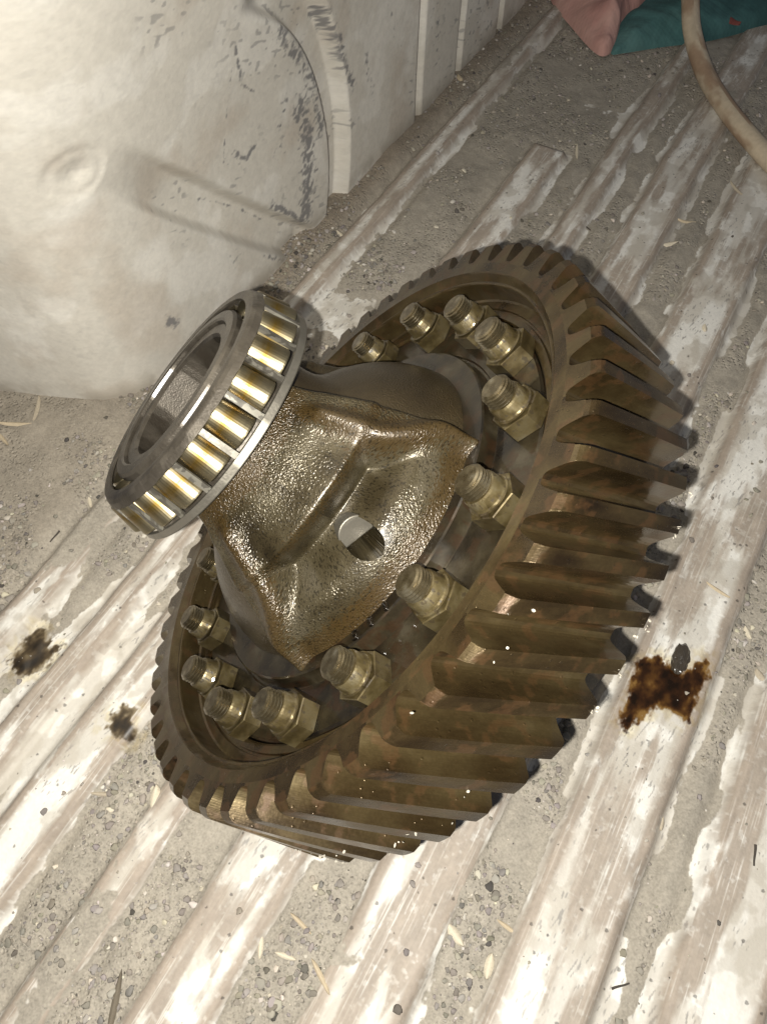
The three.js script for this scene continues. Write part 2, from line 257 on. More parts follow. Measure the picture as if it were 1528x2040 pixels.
// ------------------------------------------------------------------ materials of the gear
// ring gear: dark oily steel, olive to red-brown
const tGear = textures(1024, 1024, (u, v) => {
  const P = 8, x = u * P, y = v * P, a = fbm(x * 0.5, y, 5, 4), b = fbm(x * 2 + 3, y * 2, 5, P * 2), f = fbm(x * 16, y * 16, 3, P * 16), st = fbm(x * 3, y * 36, 3, 24);
  let c = pal([[0.021, 0.013, 0.006], [0.046, 0.030, 0.012], [0.080, 0.057, 0.024], [0.120, 0.093, 0.046]], 0.48 + (a - 0.5) * 1.2);
  const rust = sst(0.54, 0.70, b) * 0.6; c = [mix(c[0], 0.052, rust), mix(c[1], 0.025, rust), mix(c[2], 0.009, rust)];
  const [cd, id] = cell(x * 9, y * 9, P * 9), drop = id < 0.02 ? sst(0.40, 0.2, cd) : 0; c = c.map((k) => k * (0.88 + 0.24 * f) * (0.9 + 0.2 * st));
  return [c[0], c[1], c[2], 0.20 + 0.16 * a + 0.06 * f + rust * 0.14, 0.42 + 0.08 * f + 0.09 * st + 0.4 * drop, 0.66 - rust * 0.3];
});
const mGear = material('gear_steel', tGear, { bumpScale: 0.00040, clearcoat: 0.45, clearcoatRoughness: 0.12 });
// nuts: yellow passivated steel with black specks
const tNut = textures(512, 512, (u, v) => {
  const P = 6, x = u * P, y = v * P, a = fbm(x, y, 4, P), f = fbm(x * 12, y * 12, 2, P * 12), b = fbm(x * 3 + 2, y * 3, 4, P * 3);
  let c = pal([[0.040, 0.028, 0.011], [0.082, 0.061, 0.025], [0.126, 0.098, 0.046], [0.150, 0.126, 0.075]], (a - 0.22) * 1.75).map((k) => k * (0.9 + 0.2 * f));
  const k = sst(0.62, 0.72, b) * 0.9; c = [mix(c[0], 0.03, k), mix(c[1], 0.022, k), mix(c[2], 0.012, k)];
  return [c[0], c[1], c[2], 0.28 + 0.16 * a, 0.5 + 0.12 * f, 0.6 * (1 - k)];
});
const mNut = material('nut_zinc', tNut, { bumpScale: 0.0002, clearcoat: 0.6, clearcoatRoughness: 0.08 });
// bolt ends: grey steel
const tBolt = textures(256, 256, (u, v) => { const a = fbm(u * 6, v * 6, 4, 6), f = fbm(u * 60, v * 60, 2, 60); const c = pal([[0.11, 0.085, 0.045], [0.20, 0.165, 0.10], [0.30, 0.265, 0.19]], (a - 0.25) * 1.8); return [c[0], c[1], c[2], 0.24 + 0.15 * f, 0.5 + 0.15 * f, 0.85]; });
const mBolt = material('bolt_steel', tBolt, { bumpScale: 0.00015, clearcoat: 0.6, clearcoatRoughness: 0.1 });
// flange: oily steel, flat
const tFl = textures(512, 512, (u, v) => {
  const P = 6, x = u * P, y = v * P, a = fbm(x, y, 5, P), f = fbm(x * 14, y * 14, 2, P * 14), b = fbm(x * 2 + 4, y * 2, 4, P * 2);
  let c = pal([[0.008, 0.006, 0.004], [0.020, 0.015, 0.008], [0.036, 0.028, 0.015], [0.062, 0.051, 0.032]], (a - 0.22) * 1.8); const r = sst(0.55, 0.7, b) * 0.6; c = [mix(c[0], 0.036, r), mix(c[1], 0.018, r), mix(c[2], 0.008, r)];
  return [c[0] * (0.9 + 0.2 * f), c[1] * (0.9 + 0.2 * f), c[2] * (0.9 + 0.2 * f), 0.22 + 0.25 * a, 0.5 + 0.1 * f + 0.12 * a, 0.5];
});
const mFlange = material('flange_steel', tFl, { bumpScale: 0.0005, clearcoat: 0.7, clearcoatRoughness: 0.08 });
// bearing
const tRace = textures(512, 512, (u, v) => { const a = fbm(u * 5, v * 5, 4, 5), f = fbm(u * 90, v * 90, 2, 90), c = pal([[0.040, 0.033, 0.024], [0.065, 0.055, 0.042], [0.092, 0.079, 0.061]], (a - 0.25) * 1.8); return [c[0], c[1], c[2], 0.32 + 0.20 * f + 0.14 * a, 0.4 + 0.5 * f, 0.6]; });
const mRace = material('race_steel', tRace, { bumpScale: 0.00022, clearcoat: 0.3, clearcoatRoughness: 0.2 });
const tCage = textures(512, 512, (u, v) => {
  const P = 6, a = fbm(u * 6, v * 6, 4, P), f = fbm(u * 70, v * 70, 2, 70), b = fbm(u * 30 + 3, v * 30, 4, 30); let c = pal([[0.045, 0.040, 0.031], [0.075, 0.068, 0.054], [0.11, 0.10, 0.081]], (a - 0.25) * 1.8);
  const k = sst(0.52, 0.58, b) * 0.85; c = c.map((q, i) => mix(q, [0.14, 0.130, 0.104][i], k)); return [c[0], c[1], c[2], 0.46 + 0.14 * f, 0.5 + 0.12 * f + 0.1 * k, 0.5];
});
const tRing = textures(512, 512, (u, v) => { const a = fbm(u * 8, v * 8, 4, 8), f = fbm(u * 90, v * 90, 2, 90), k = 0.92 + 0.16 * a; return [0.175 * k, 0.160 * k, 0.130 * k, 0.36 + 0.15 * f, 0.5 + 0.3 * f, 0.75]; });
const mRing = material('ring_steel', tRing, { bumpScale: 0.00012, clearcoat: 0.2, clearcoatRoughness: 0.2 });
const mCage = material('cage_steel', tCage, { bumpScale: 0.00015, clearcoat: 0.35, clearcoatRoughness: 0.15 });
const tRoll = textures(256, 512, (u, v) => {   // v runs along the roller: a golden band of varnished oil off the middle
  const w = v + 0.05 * (fbm(u * 5, v * 5, 3) - 0.5), a = fbm(u * 9, v * 22, 4), band = exp(-(((w - 0.44) / 0.20) ** 2)) * (0.55 + 0.8 * a), spot = sst(0.62, 0.72, fbm(u * 16 + 3, v * 10, 3)) * band;
  let c = [0.235, 0.200, 0.125]; c = [mix(c[0], 0.205, band), mix(c[1], 0.138, band), mix(c[2], 0.040, band)]; c = [mix(c[0], 0.15, spot * 0.7), mix(c[1], 0.10, spot * 0.7), mix(c[2], 0.03, spot * 0.7)];
  const streak = fbm(u * 90, v * 3, 2); return [c[0] * (0.88 + 0.24 * streak), c[1] * (0.88 + 0.24 * streak), c[2] * (0.88 + 0.24 * streak), 0.33 + 0.08 * streak + 0.06 * a, 0.5 + 0.1 * streak, 0.95];
});
const mRoll = material('roller_steel', tRoll, { bumpScale: 0.00006, clearcoat: 0.2, clearcoatRoughness: 0.12 });

// ------------------------------------------------------------------ the gear assembly (its own axis is local y; back face of the ring at 0)
const gear = new THREE.Group();
gear.quaternion.setFromRotationMatrix(new THREE.Matrix4().makeBasis(new THREE.Vector3(0.906342, 0.404724, 0.121422), new THREE.Vector3(-0.205088, 0.672592, -0.711027), new THREE.Vector3(-0.369437, 0.619531, 0.692602)));
gear.position.set(0, 0.1258, 0);
const pol = (r, az, h) => [r * cos(az * D), h, r * sin(az * D)];

// ring gear: body, then 51 helical teeth
const NT = 51, PITCH = 360 / NT, FACE = 0.068, TWIST = 9.3, PHASE = 89.2, RR = 0.1545;
{
  let g = lathe([[0.131, 0.030], [0.131, 0.0500], [0.1322, 0.0512], [0.1358, 0.0512], [0.1362, 0.0492], [0.1372, 0.0492], [0.1376, 0.0508], [0.1424, 0.0500], [0.1434, 0.0508], [0.1436, 0.0626], [0.1438, 0.0634], [0.1443, 0.0639], [0.1449, 0.0640], [0.1454, 0.0638], [0.1480, 0.0674], [0.1486, 0.0680], [RR, 0.0680], [RR, 0.0], [0.128, 0.0], [0.125, 0.004], [0.125, 0.030], [0.131, 0.030]], NT * 6);
  g.rotateY(-PHASE * D); g = axisUV(creased(g, 24), 0.11, 0.15);
  const body = mesh('ring_gear', g, mGear, gear);
  const prof = [[3.53, 0.1558], [2.98, 0.1558], [2.62, 0.1563], [2.30, 0.1575], [2.04, 0.1594], [1.80, 0.1616], [1.59, 0.1638], [1.42, 0.1658], [1.27, 0.1678], [1.18, 0.1692], [1.12, 0.1700]];
  const outline = [...prof.map(([a, r]) => [-a, r]), [0, 0.1701], ...prof.slice().reverse()];
  const levels = [[0, 0.1672], [0.0022, 0.1702], [0.014, 1], [0.026, 1], [0.038, 1], [0.050, 1], [0.0640, 0.1702], [0.0658, 0.1693], [0.0671, 0.1679], [FACE, 0.1662]];
  const pos = [], n = outline.length, uv = [];
  const pt = (k, [h, rm]) => { const [a, r] = outline[k]; return pol(min(r, rm), a + TWIST * (h / FACE - 1), h); };
  const arc = [0]; for (let k = 1; k < n; k++) { const a = pol(outline[k - 1][1], outline[k - 1][0], 0), b = pol(outline[k][1], outline[k][0], 0); arc[k] = arc[k - 1] + hypot(a[0] - b[0], a[2] - b[2]); }
  const quad = (a, b, c, d, ...t) => { pos.push(...a, ...b, ...c, ...a, ...c, ...d); uv.push(...t[0], ...t[1], ...t[2], ...t[0], ...t[2], ...t[3]); };
  const sc = 0.11, tu = (k, L) => [(L[0] + max(0, outline[k][1] - L[1]) * 0.8) / sc, arc[k] / sc], pl = (p) => [p[0] / sc, p[2] / sc + 0.31];
  for (let l = 0; l + 1 < levels.length; l++) for (let k = 0; k + 1 < n; k++) quad(pt(k, levels[l]), pt(k, levels[l + 1]), pt(k + 1, levels[l + 1]), pt(k + 1, levels[l]), tu(k, levels[l]), tu(k, levels[l + 1]), tu(k + 1, levels[l + 1]), tu(k + 1, levels[l]));
  for (const [L, flip] of [[levels[levels.length - 1], 0], [levels[0], 1]]) {   // end faces: strips from the root circle out to the profile
    const base = (a) => pol(RR, a + TWIST * (L[0] / FACE - 1), L[0]);
    for (let k = 0; k + 1 < n; k++) { const a = base(outline[k][0]), b = base(outline[k + 1][0]), c = pt(k + 1, L), d = pt(k, L); if (flip) quad(a, b, c, d, pl(a), pl(b), pl(c), pl(d)); else quad(a, d, c, b, pl(a), pl(d), pl(c), pl(b)); }
  }
  let tg = new THREE.BufferGeometry(); tg.setAttribute('position', new THREE.Float32BufferAttribute(pos, 3)); tg.setAttribute('uv', new THREE.Float32BufferAttribute(uv, 2));
  tg = creased(tg, 36);
  // make sure that normals point outwards
  { const p = tg.attributes.position, q = tg.attributes.normal; let s = 0; for (let i = 0; i < p.count; i++) s += (p.getX(i) * q.getX(i) + p.getZ(i) * q.getZ(i)) / hypot(p.getX(i), p.getZ(i)); if (s < 0) { const ar = p.array; for (let i = 0; i < ar.length; i += 9) for (let k = 0; k < 3; k++) { const t = ar[i + k]; ar[i + k] = ar[i + 3 + k]; ar[i + 3 + k] = t; } { const uq = tg.attributes.uv.array; for (let i = 0; i < uq.length; i += 6) for (let k = 0; k < 2; k++) { const t = uq[i + k]; uq[i + k] = uq[i + 2 + k]; uq[i + 2 + k] = t; } } tg.deleteAttribute('normal'); tg = creased(tg, 36); } }
  const variants = []; for (let i = 0; i < 9; i++) { const c = tg.clone(), q = c.attributes.uv, a = rnd(), b = rnd(); for (let k = 0; k < q.count; k++) q.setXY(k, q.getX(k) + a, q.getY(k) + b); variants.push(c); }
  for (let i = 0; i < NT; i++) { const t = mesh(i ? `tooth_${String(i).padStart(3, '0')}` : 'tooth', variants[(i * 5 + floor(rnd() * 3)) % 9], mGear, body); t.rotation.y = -(PHASE + i * PITCH) * D; }
}
// carrier flange, with the foot of the housing and the hub on the far side
{
  const g = axisUV(creased(lathe([[0.034, 0.052], [0.088, 0.0585], [0.1008, 0.0585], [0.1016, 0.0578], [0.1018, 0.0525], [0.1030, 0.0495], [0.1042, 0.0495], [0.1050, 0.0505], [0.1288, 0.0505], [0.1300, 0.0495], [0.1304, 0.030], [0.1240, 0.028], [0.1240, -0.006], [0.100, -0.012], [0.088, -0.040], [0.070, -0.075], [0.062, -0.082], [0.060, -0.1208], [0.042, -0.1208], [0.040, -0.1], [0.034, 0.052]], 192), 24), 0.09, 0.115);
  mesh('carrier_flange', g, mFlange, gear);
}
// embossed figures on the housing's foot
{
  const font = await new FontLoader().loadAsync('fonts/droid/droid_sans_regular.typeface.json');
  for (const [ch, az] of [['5', 117.2], ['0', 111.4], ['0', 105.6]]) {
    const g = new TextGeometry(ch, { font, size: 0.0050, depth: 0.0013, bevelEnabled: true, bevelThickness: 0.0002, bevelSize: 0.0001, bevelSegments: 1, curveSegments: 5 });
    g.computeBoundingBox(); const b = g.boundingBox; g.translate(-(b.min.x + b.max.x) / 2, -(b.min.y + b.max.y) / 2, 0);
    const m = mesh('embossed_figure', axisUV(g, 0.09), mFlange, gear);
    // letter up = towards the axis, reading direction = falling azimuth, letter normal = axis
    const up = new THREE.Vector3(-cos(az * D), 0, -sin(az * D)), out = new THREE.Vector3(0, 1, 0), rt = new THREE.Vector3().crossVectors(up, out);
    m.quaternion.setFromRotationMatrix(new THREE.Matrix4().makeBasis(rt, up, out)); m.position.set(...pol(0.0984, az, 0.0584));
  }
}
// the housing: a bell with two raised plates (each with a recessed pocket and a pin hole) and smooth lobes between
{
  const curve = (list) => new THREE.CatmullRomCurve3(list.map(([r, h]) => new THREE.Vector3(r, h, 0)), false, 'centripetal');
  const plate = curve([[0.0500, 0.1375], [0.0520, 0.1335], [0.0548, 0.1290], [0.0590, 0.1222], [0.0645, 0.1145], [0.0703, 0.1075], [0.0757, 0.1010], [0.0803, 0.0945], [0.0848, 0.0875], [0.0890, 0.0803], [0.0928, 0.0733], [0.0960, 0.0672], [0.0985, 0.0622], [0.0998, 0.0585], [0.0998, 0.0530]]);
  const lobe = curve([[0.0465, 0.1375], [0.0460, 0.1310], [0.0460, 0.1250], [0.0465, 0.1190], [0.0480, 0.1130], [0.0515, 0.1070], [0.0575, 0.1015], [0.0645, 0.0960], [0.0715, 0.0895], [0.0775, 0.0825], [0.0822, 0.0755], [0.0857, 0.0685], [0.0880, 0.0625], [0.0890, 0.0585], [0.0890, 0.0530]]);
  const NU = 420, NV = 150, MID = 97, pts = [];
  for (let j = 0; j <= NV; j++) { const a = plate.getPoint(j / NV), b = lobe.getPoint(j / NV), t = plate.getTangent(j / NV); pts.push([a.x, a.y, b.x, b.y, -t.y, t.x]); }
  const shape = (u, v) => {
    const az = u * 360, k = pts[Math.round(v * NV)]; let d = ((az - MID + 540) % 360) - 180; if (abs(d) > 90) d = d > 0 ? d - 180 : d + 180;
    const h0 = k[1], ad = abs(d), wv = (fbm(u * 50, v * 8, 2, 50) - 0.5) * 0.3;
    const edge = 45.5 + wv - 2.5 * sst(0.10, 0.06, h0);
    const w = sst(edge + 5.0, edge - 1.6, ad);
    let r = mix(k[2], k[0], w), h = mix(k[3], k[1], w);
    const half = mix(40.5, 27, sst(0.060, 0.102, h0)), topE = 0.1010 + 0.0012 * cos(d * 3 * D), fall = clamp((topE - h0) / 0.04);
    const inP = sst(half + 3.4, half - 3.2, ad) * sst(topE + 0.0012, topE - 0.0048, h0);
    let depth = inP * (0.0118 * sst(0.58, 0.10, fall) + 0.0030 + 0.0020 * sst(0.074, 0.062, h0));
    depth += -(d < 0 ? 0.0050 : 0.0040) * w * exp(-(((ad - (half + 5.5)) / 4.2) ** 2)) * sst(0.128, 0.115, h0);           // ribs stand a little proud
    depth += 0.0011 * w * exp(-(((h0 - 0.116) / 0.007) ** 2)) * sst(34, 20, ad);                  // shallow dish above the pocket
    depth -= 0.0018 * w * sst(topE - 0.002, topE + 0.002, h0) * sst(0.128, 0.118, h0);
    r -= depth * k[4]; h -= depth * k[5];
    const lump = (fbm(u * 40, v * 9, 3, 40) - 0.5) * 0.0004 * w; r += lump * k[4]; h += lump * k[5];
    return [...pol(r, az, h), u, v];
  };
  let g = grid(NU, NV, shape);
  // close it: top ring down the bore and a bottom disc
  const bot = grid(NU, 2, (u, v) => { const a = shape(u, 1), q = 1 - v * 0.97; return [a[0] * q, 0.053, a[2] * q, u * 5.4, 1 + v]; });
  const tp = grid(NU, 2, (u, v) => { const a = shape(u, 0), q = 1 - (1 - v) * 0.97; return [a[0] * q, 0.1375, a[2] * q, u * 5.4, -1 + v]; });
  let all = mergeGeometries([g, bot, tp]); { // orient outwards
    const p = g.attributes.position, q = g.attributes.normal, i = 60 * (NU + 1) + 100; if (p.getX(i) * q.getX(i) + p.getZ(i) * q.getZ(i) < 0) { const ix = all.index.array; for (let k = 0; k < ix.length; k += 3) { const t = ix[k]; ix[k] = ix[k + 1]; ix[k + 1] = t; } } }
  all.computeVertexNormals();
  // seam at u = 0: the same normals on both sides
  { const q = all.attributes.normal; for (let j = 0; j <= NV; j++) { const a = j * (NU + 1), b = a + NU; const v = [0, 1, 2].map((c) => q.array[a * 3 + c] + q.array[b * 3 + c]), l = hypot(...v); for (let c = 0; c < 3; c++) q.array[a * 3 + c] = q.array[b * 3 + c] = v[c] / l; } }
  const ev = new Evaluator(); ev.useGroups = false;
  let brush = new Brush(all); brush.updateMatrixWorld();
  for (const [rad, len, cy] of [[0.0079, 0.05, 0.0800]]) for (const s of [0, 180]) {
    const cg = new THREE.CylinderGeometry(rad, rad, len, 48); cg.rotateZ(PI / 2); const c = new Brush(cg); c.position.set(...pol(0.0865, 95.4 + s, cy)); c.rotation.y = -(95.4 + s) * D; c.updateMatrixWorld(); brush = ev.evaluate(brush, c, SUBTRACTION);
  }
  const hg = brush.geometry; hg.clearGroups();
  const mHouse = material('housing_cast', houseTextures(MID), { bumpScale: 0.00044, clearcoat: 0.10, clearcoatRoughness: 0.2 });
  setHouseUV(hg);
  const house = mesh('housing', hg, mHouse, gear);
  // the pin that shows inside the hole, its end milled half away
  const pin = mergeGeometries([(() => { const s = new THREE.Shape(); s.absarc(0, 0, 0.0080, -0.45, PI + 0.15, false); s.lineTo(0.0080 * cos(-0.45), 0.0080 * sin(-0.45)); const e = new THREE.ExtrudeGeometry(s, { depth: 0.03, bevelEnabled: true, bevelSize: 0.0006, bevelThickness: 0.0006, bevelSegments: 2, curveSegments: 24 }); e.translate(0, 0, -0.03); return e; })()]);
  const pm = mesh('cross_pin', axisUV(pin, 0.05), mRing, house); const az = 95.4; const out = new THREE.Vector3(cos(az * D), 0, sin(az * D)), upv = new THREE.Vector3(0, 1, 0), rt = new THREE.Vector3().crossVectors(upv, out);
  pm.quaternion.setFromRotationMatrix(new THREE.Matrix4().makeBasis(rt, upv, out)); pm.rotateZ(-0.15); pm.position.set(...pol(0.0738, az, 0.0800));
}
function setHouseUV(g) {   // u once round, v along the height
  const p = g.attributes.position, u = new Float32Array(p.count * 2), ix = g.index;
  for (let i = 0; i < p.count; i++) { let a = atan2(p.getZ(i), p.getX(i)) / PI + 83 / 180; if (a < 0) a += 2; u[2 * i] = a; u[2 * i + 1] = (p.getY(i) - 0.05) / 0.09; }
  void ix; g.setAttribute('uv', new THREE.BufferAttribute(u, 2));
}
function houseTextures(MID) {
  const W = 2048, H = 1024;   // u: azimuth from -83 deg, v: height 0.05..0.14
  return textures(W, H, (u, v) => {
    const az = u * 180 - 83; let d = ((az - MID + 540) % 360) - 180; if (abs(d) > 90) d = d > 0 ? d - 180 : d + 180;
    const h = 0.05 + v * 0.09, X = u * 0.275, Y = (h - 0.05) * 1.5, ad = abs(d);                 // metres on the surface
    const a = fbm(X * 60, Y * 60, 4), a2 = fbm(X * 24 + 9, Y * 24, 4), g1 = fbm(X * 2000, Y * 2000, 2), g2 = vn(X * 1350 + 7, Y * 1350), g3 = vn(X * 1500 + 3, Y * 1500);
    let c = pal([[0.018, 0.013, 0.006], [0.038, 0.029, 0.014], [0.064, 0.052, 0.029], [0.100, 0.085, 0.058]], (a * 0.6 + a2 * 0.4 - 0.24) * 1.9);
    const onPlate = sst(56, 42, ad + 12 * (a - 0.5)), half = mix(40.5, 27, sst(0.060, 0.102, h));
    // burnt oil, red-brown and speckled, along the ribs, the upper edge and the foot
    let st = max(exp(-(((ad - half - 6) / 6.5) ** 2)) * 0.9, sst(0.118, 0.131, h) * 0.75, sst(0.074, 0.062, h) * 0.85 * (ad < half ? 1 : 0.6), exp(-(((h - 0.101) / 0.005) ** 2)) * 0.55);
    st = sst(0.34, 0.66, st + (a2 - 0.5) * 0.8 + (g2 - 0.5) * 0.75) * onPlate;
    c = [mix(c[0], 0.040, st * 0.75), mix(c[1], 0.023, st * 0.75), mix(c[2], 0.006, st * 0.75)];
    const sp = sst(0.66, 0.82, g3) * 0.55; c = c.map((k) => k * (1 - sp));
    // smooth lobes: dark grey-brown
    const f = fbm(X * 200, Y * 200, 3); const lobeC = [0.036, 0.026, 0.013].map((k) => k * (0.45 + 1.1 * a2) * (0.9 + 0.2 * f));
    c = [0, 1, 2].map((i) => mix(lobeC[i], c[i], onPlate));
    return [c[0], c[1], c[2], mix(0.30, 0.18 + 0.26 * a2, onPlate), 0.5 + mix(0.7, 1, onPlate) * mix(0.45, 1.25, sst(0.35, 0.62, fbm(X * 38 + 21, Y * 38, 3))) * (0.42 * (g1 - 0.5) + 0.5 * (g2 - 0.5)) + 0.22 * (a - 0.5), mix(0.34, 0.42 - 0.15 * st, onPlate)];
  });
}
// sixteen bolts with collared nuts
{
  const R0 = 0.0084;   // thread radius
  const tp = [[0, 0.0755], [R0 - 0.0022, 0.0755], [R0 - 0.0010, 0.0749]]; let h = 0.0744; for (let i = 0; i < 5; i++) { tp.push([R0 - 0.0014, h], [R0, h - 0.0006], [R0, h - 0.0009], [R0 - 0.0014, h - 0.0015]); h -= 0.0017; } tp.push([R0 - 0.0008, 0.050]);
  const boltG = axisUV(creased(lathe(tp.map(([r, y]) => [r, y - 0.0505]).reverse(), 40), 20), 0.03, 0.0084);
  const collar = lathe([[0.0079, 0.0178], [0.0086, 0.0180], [0.0093, 0.0176], [0.0098, 0.0166], [0.0102, 0.0122], [0.0107, 0.0114], [0.0116, 0.0110]], 40);
  const hexS = new THREE.Shape(); for (let i = 0; i < 6; i++) { const a = i * 60 * D; hexS[i ? 'lineTo' : 'moveTo'](0.0141 * cos(a), 0.0141 * sin(a)); } hexS.closePath();
  let hex = new THREE.ExtrudeGeometry(hexS, { depth: 0.0102, bevelEnabled: true, bevelThickness: 0.0005, bevelSize: 0.0005, bevelOffset: -0.0005, bevelSegments: 2 }); hex.rotateX(-PI / 2); hex.translate(0, 0.0005, 0);
  // the 30-degree chamfer on the hexagon's corners: pull the upper corners down
  { const p = hex.attributes.position; for (let i = 0; i < p.count; i++) { const r = hypot(p.getX(i), p.getZ(i)), y = p.getY(i); if (y > 0.006) { const lim = 0.0112 - max(0, r - 0.0119) * 0.75; p.setY(i, min(y, lim)); } } }
  const prep = (g) => { g = g.index ? g.toNonIndexed() : g; g.deleteAttribute('normal'); g.deleteAttribute('uv'); return g; };
  const nutG = axisUV(creased(mergeGeometries([prep(collar), prep(hex)]), 28), 0.045, 0.011);
  const turns = [8, 41, 22, 3, 50, 14, 33, 27, 46, 11, 38, 19, 5, 30, 52, 24];
  for (let i = 0; i < 16; i++) {
    const az = 4.8 + 22.5 * i, b = mesh(i ? `bolt_${String(i).padStart(3, '0')}` : 'bolt', boltG, mBolt, gear); b.position.set(...pol(0.1215, az, 0.0505)); b.rotation.y = turns[i] * D * 6.3; b.scale.set(0.89, 1, 0.89);
    mesh('nut', nutG, mNut, b).rotation.y = rr(0, 1);
  }
}
// tapered roller bearing
{
  const race = mesh('roller_bearing', axisUV(creased(lathe([[0.034, 0.060], [0.0340, 0.1630], [0.0352, 0.1645], [0.0400, 0.1648], [0.0404, 0.1640], [0.0409, 0.1640], [0.0413, 0.1662], [0.0425, 0.1668], [0.0470, 0.1664], [0.0482, 0.1650], [0.0484, 0.1622], [0.0470, 0.1612], [0.0525, 0.1420], [0.0556, 0.1412], [0.0560, 0.1378], [0.0545, 0.1366], [0.0480, 0.1364], [0.0420, 0.1300], [0.0345, 0.060], [0.034, 0.060]], 128), 26), 0.06, 0.045), mRace, gear);
  const NR = 21, OUT = (h) => mix(0.0625, 0.0662, (0.1605 - h) / 0.0215);
  const upper = lathe([[0.0545, 0.1642], [0.0548, 0.1652], [0.0580, 0.1655], [0.0598, 0.1649], [0.0612, 0.1634], [OUT(0.1604), 0.1604], [OUT(0.1604) - 0.0016, 0.1604], [0.0595, 0.1632], [0.0578, 0.1640], [0.0545, 0.1642]], 168);
  const lower = lathe([[OUT(0.1422) - 0.0018, 0.1422], [OUT(0.1422), 0.1422], [OUT(0.139), 0.1388], [OUT(0.139) - 0.0004, 0.1382], [OUT(0.139) - 0.0018, 0.1382], [OUT(0.1422) - 0.0018, 0.1422]], 168);
  mesh('cage_rim', axisUV(creased(upper, 30), 0.07, 0.065), mRace, race); mesh('cage_rim', axisUV(creased(lower, 30), 0.07, 0.065), mRing, race);
  const parts = [].map((g) => { g = g.toNonIndexed(); g.deleteAttribute('uv'); g.deleteAttribute('normal'); return g; });
  const OFF = 2.6;
  for (let i = 0; i < NR; i++) {
    const a0 = OFF + (i + 0.5) * 360 / NR, pos = [], hw = 1.35, P = (r, da, h) => pol(r, a0 + da, h), lo = 0.1424, hi = 0.1602, t = 0.0015;
    const q = (a, b, c, d) => pos.push(...a, ...c, ...b, ...a, ...d, ...c);
    const [A, B, C, E] = [P(OUT(lo), -hw, lo), P(OUT(lo), hw, lo), P(OUT(hi), hw, hi), P(OUT(hi), -hw, hi)], [a, b, c, e] = [P(OUT(lo) - t, -hw, lo), P(OUT(lo) - t, hw, lo), P(OUT(hi) - t, hw, hi), P(OUT(hi) - t, -hw, hi)];
    q(A, B, C, E); q(b, a, e, c); q(B, b, c, C); q(a, A, E, e); q(a, b, B, A); q(E, C, c, e);
    const g = new THREE.BufferGeometry(); g.setAttribute('position', new THREE.Float32BufferAttribute(pos, 3)); parts.push(g);
  }
  const cage = mesh('cage', axisUV(creased(mergeGeometries(parts), 30), 0.07, 0.065), mCage, race); void cage;
  const rg = lathe([[0, 0.0083], [0.0064, 0.0083], [0.0073, 0.0078], [0.0075, 0.0071], [0.0081, -0.0076], [0.0079, -0.0083], [0.0070, -0.0088], [0, -0.0088]].reverse(), 40);
  { const p = rg.attributes.position; setUV(rg, (x, y, z) => [atan2(z, x) / (2 * PI) + 0.5, 0.5 - y / 0.0176]); void p; }
  const tilt = Math.atan2(0.0038, 0.0164);
  const vr = []; for (let i = 0; i < 5; i++) { const g = rg.clone(), u = g.attributes.uv, o = rnd(); for (let k = 0; k < u.count; k++) u.setX(k, u.getX(k) + o); vr.push(creased(g, 30)); }
  for (let i = 0; i < NR; i++) {
    const az = OFF + i * 360 / NR, m = mesh(i ? `roller_${String(i).padStart(3, '0')}` : 'roller', vr[(i * 3) % 5], mRoll, race);
    const out = new THREE.Vector3(cos(az * D), 0, sin(az * D)), y = new THREE.Vector3(-out.x * sin(tilt), cos(tilt), -out.z * sin(tilt)), tn = new THREE.Vector3().crossVectors(y, out).normalize();
    const x = new THREE.Vector3().crossVectors(y, tn).negate(); m.quaternion.setFromRotationMatrix(new THREE.Matrix4().makeBasis(x, y, new THREE.Vector3().crossVectors(x, y))); m.position.set(...pol(0.0577, az, 0.1513));
  }
}
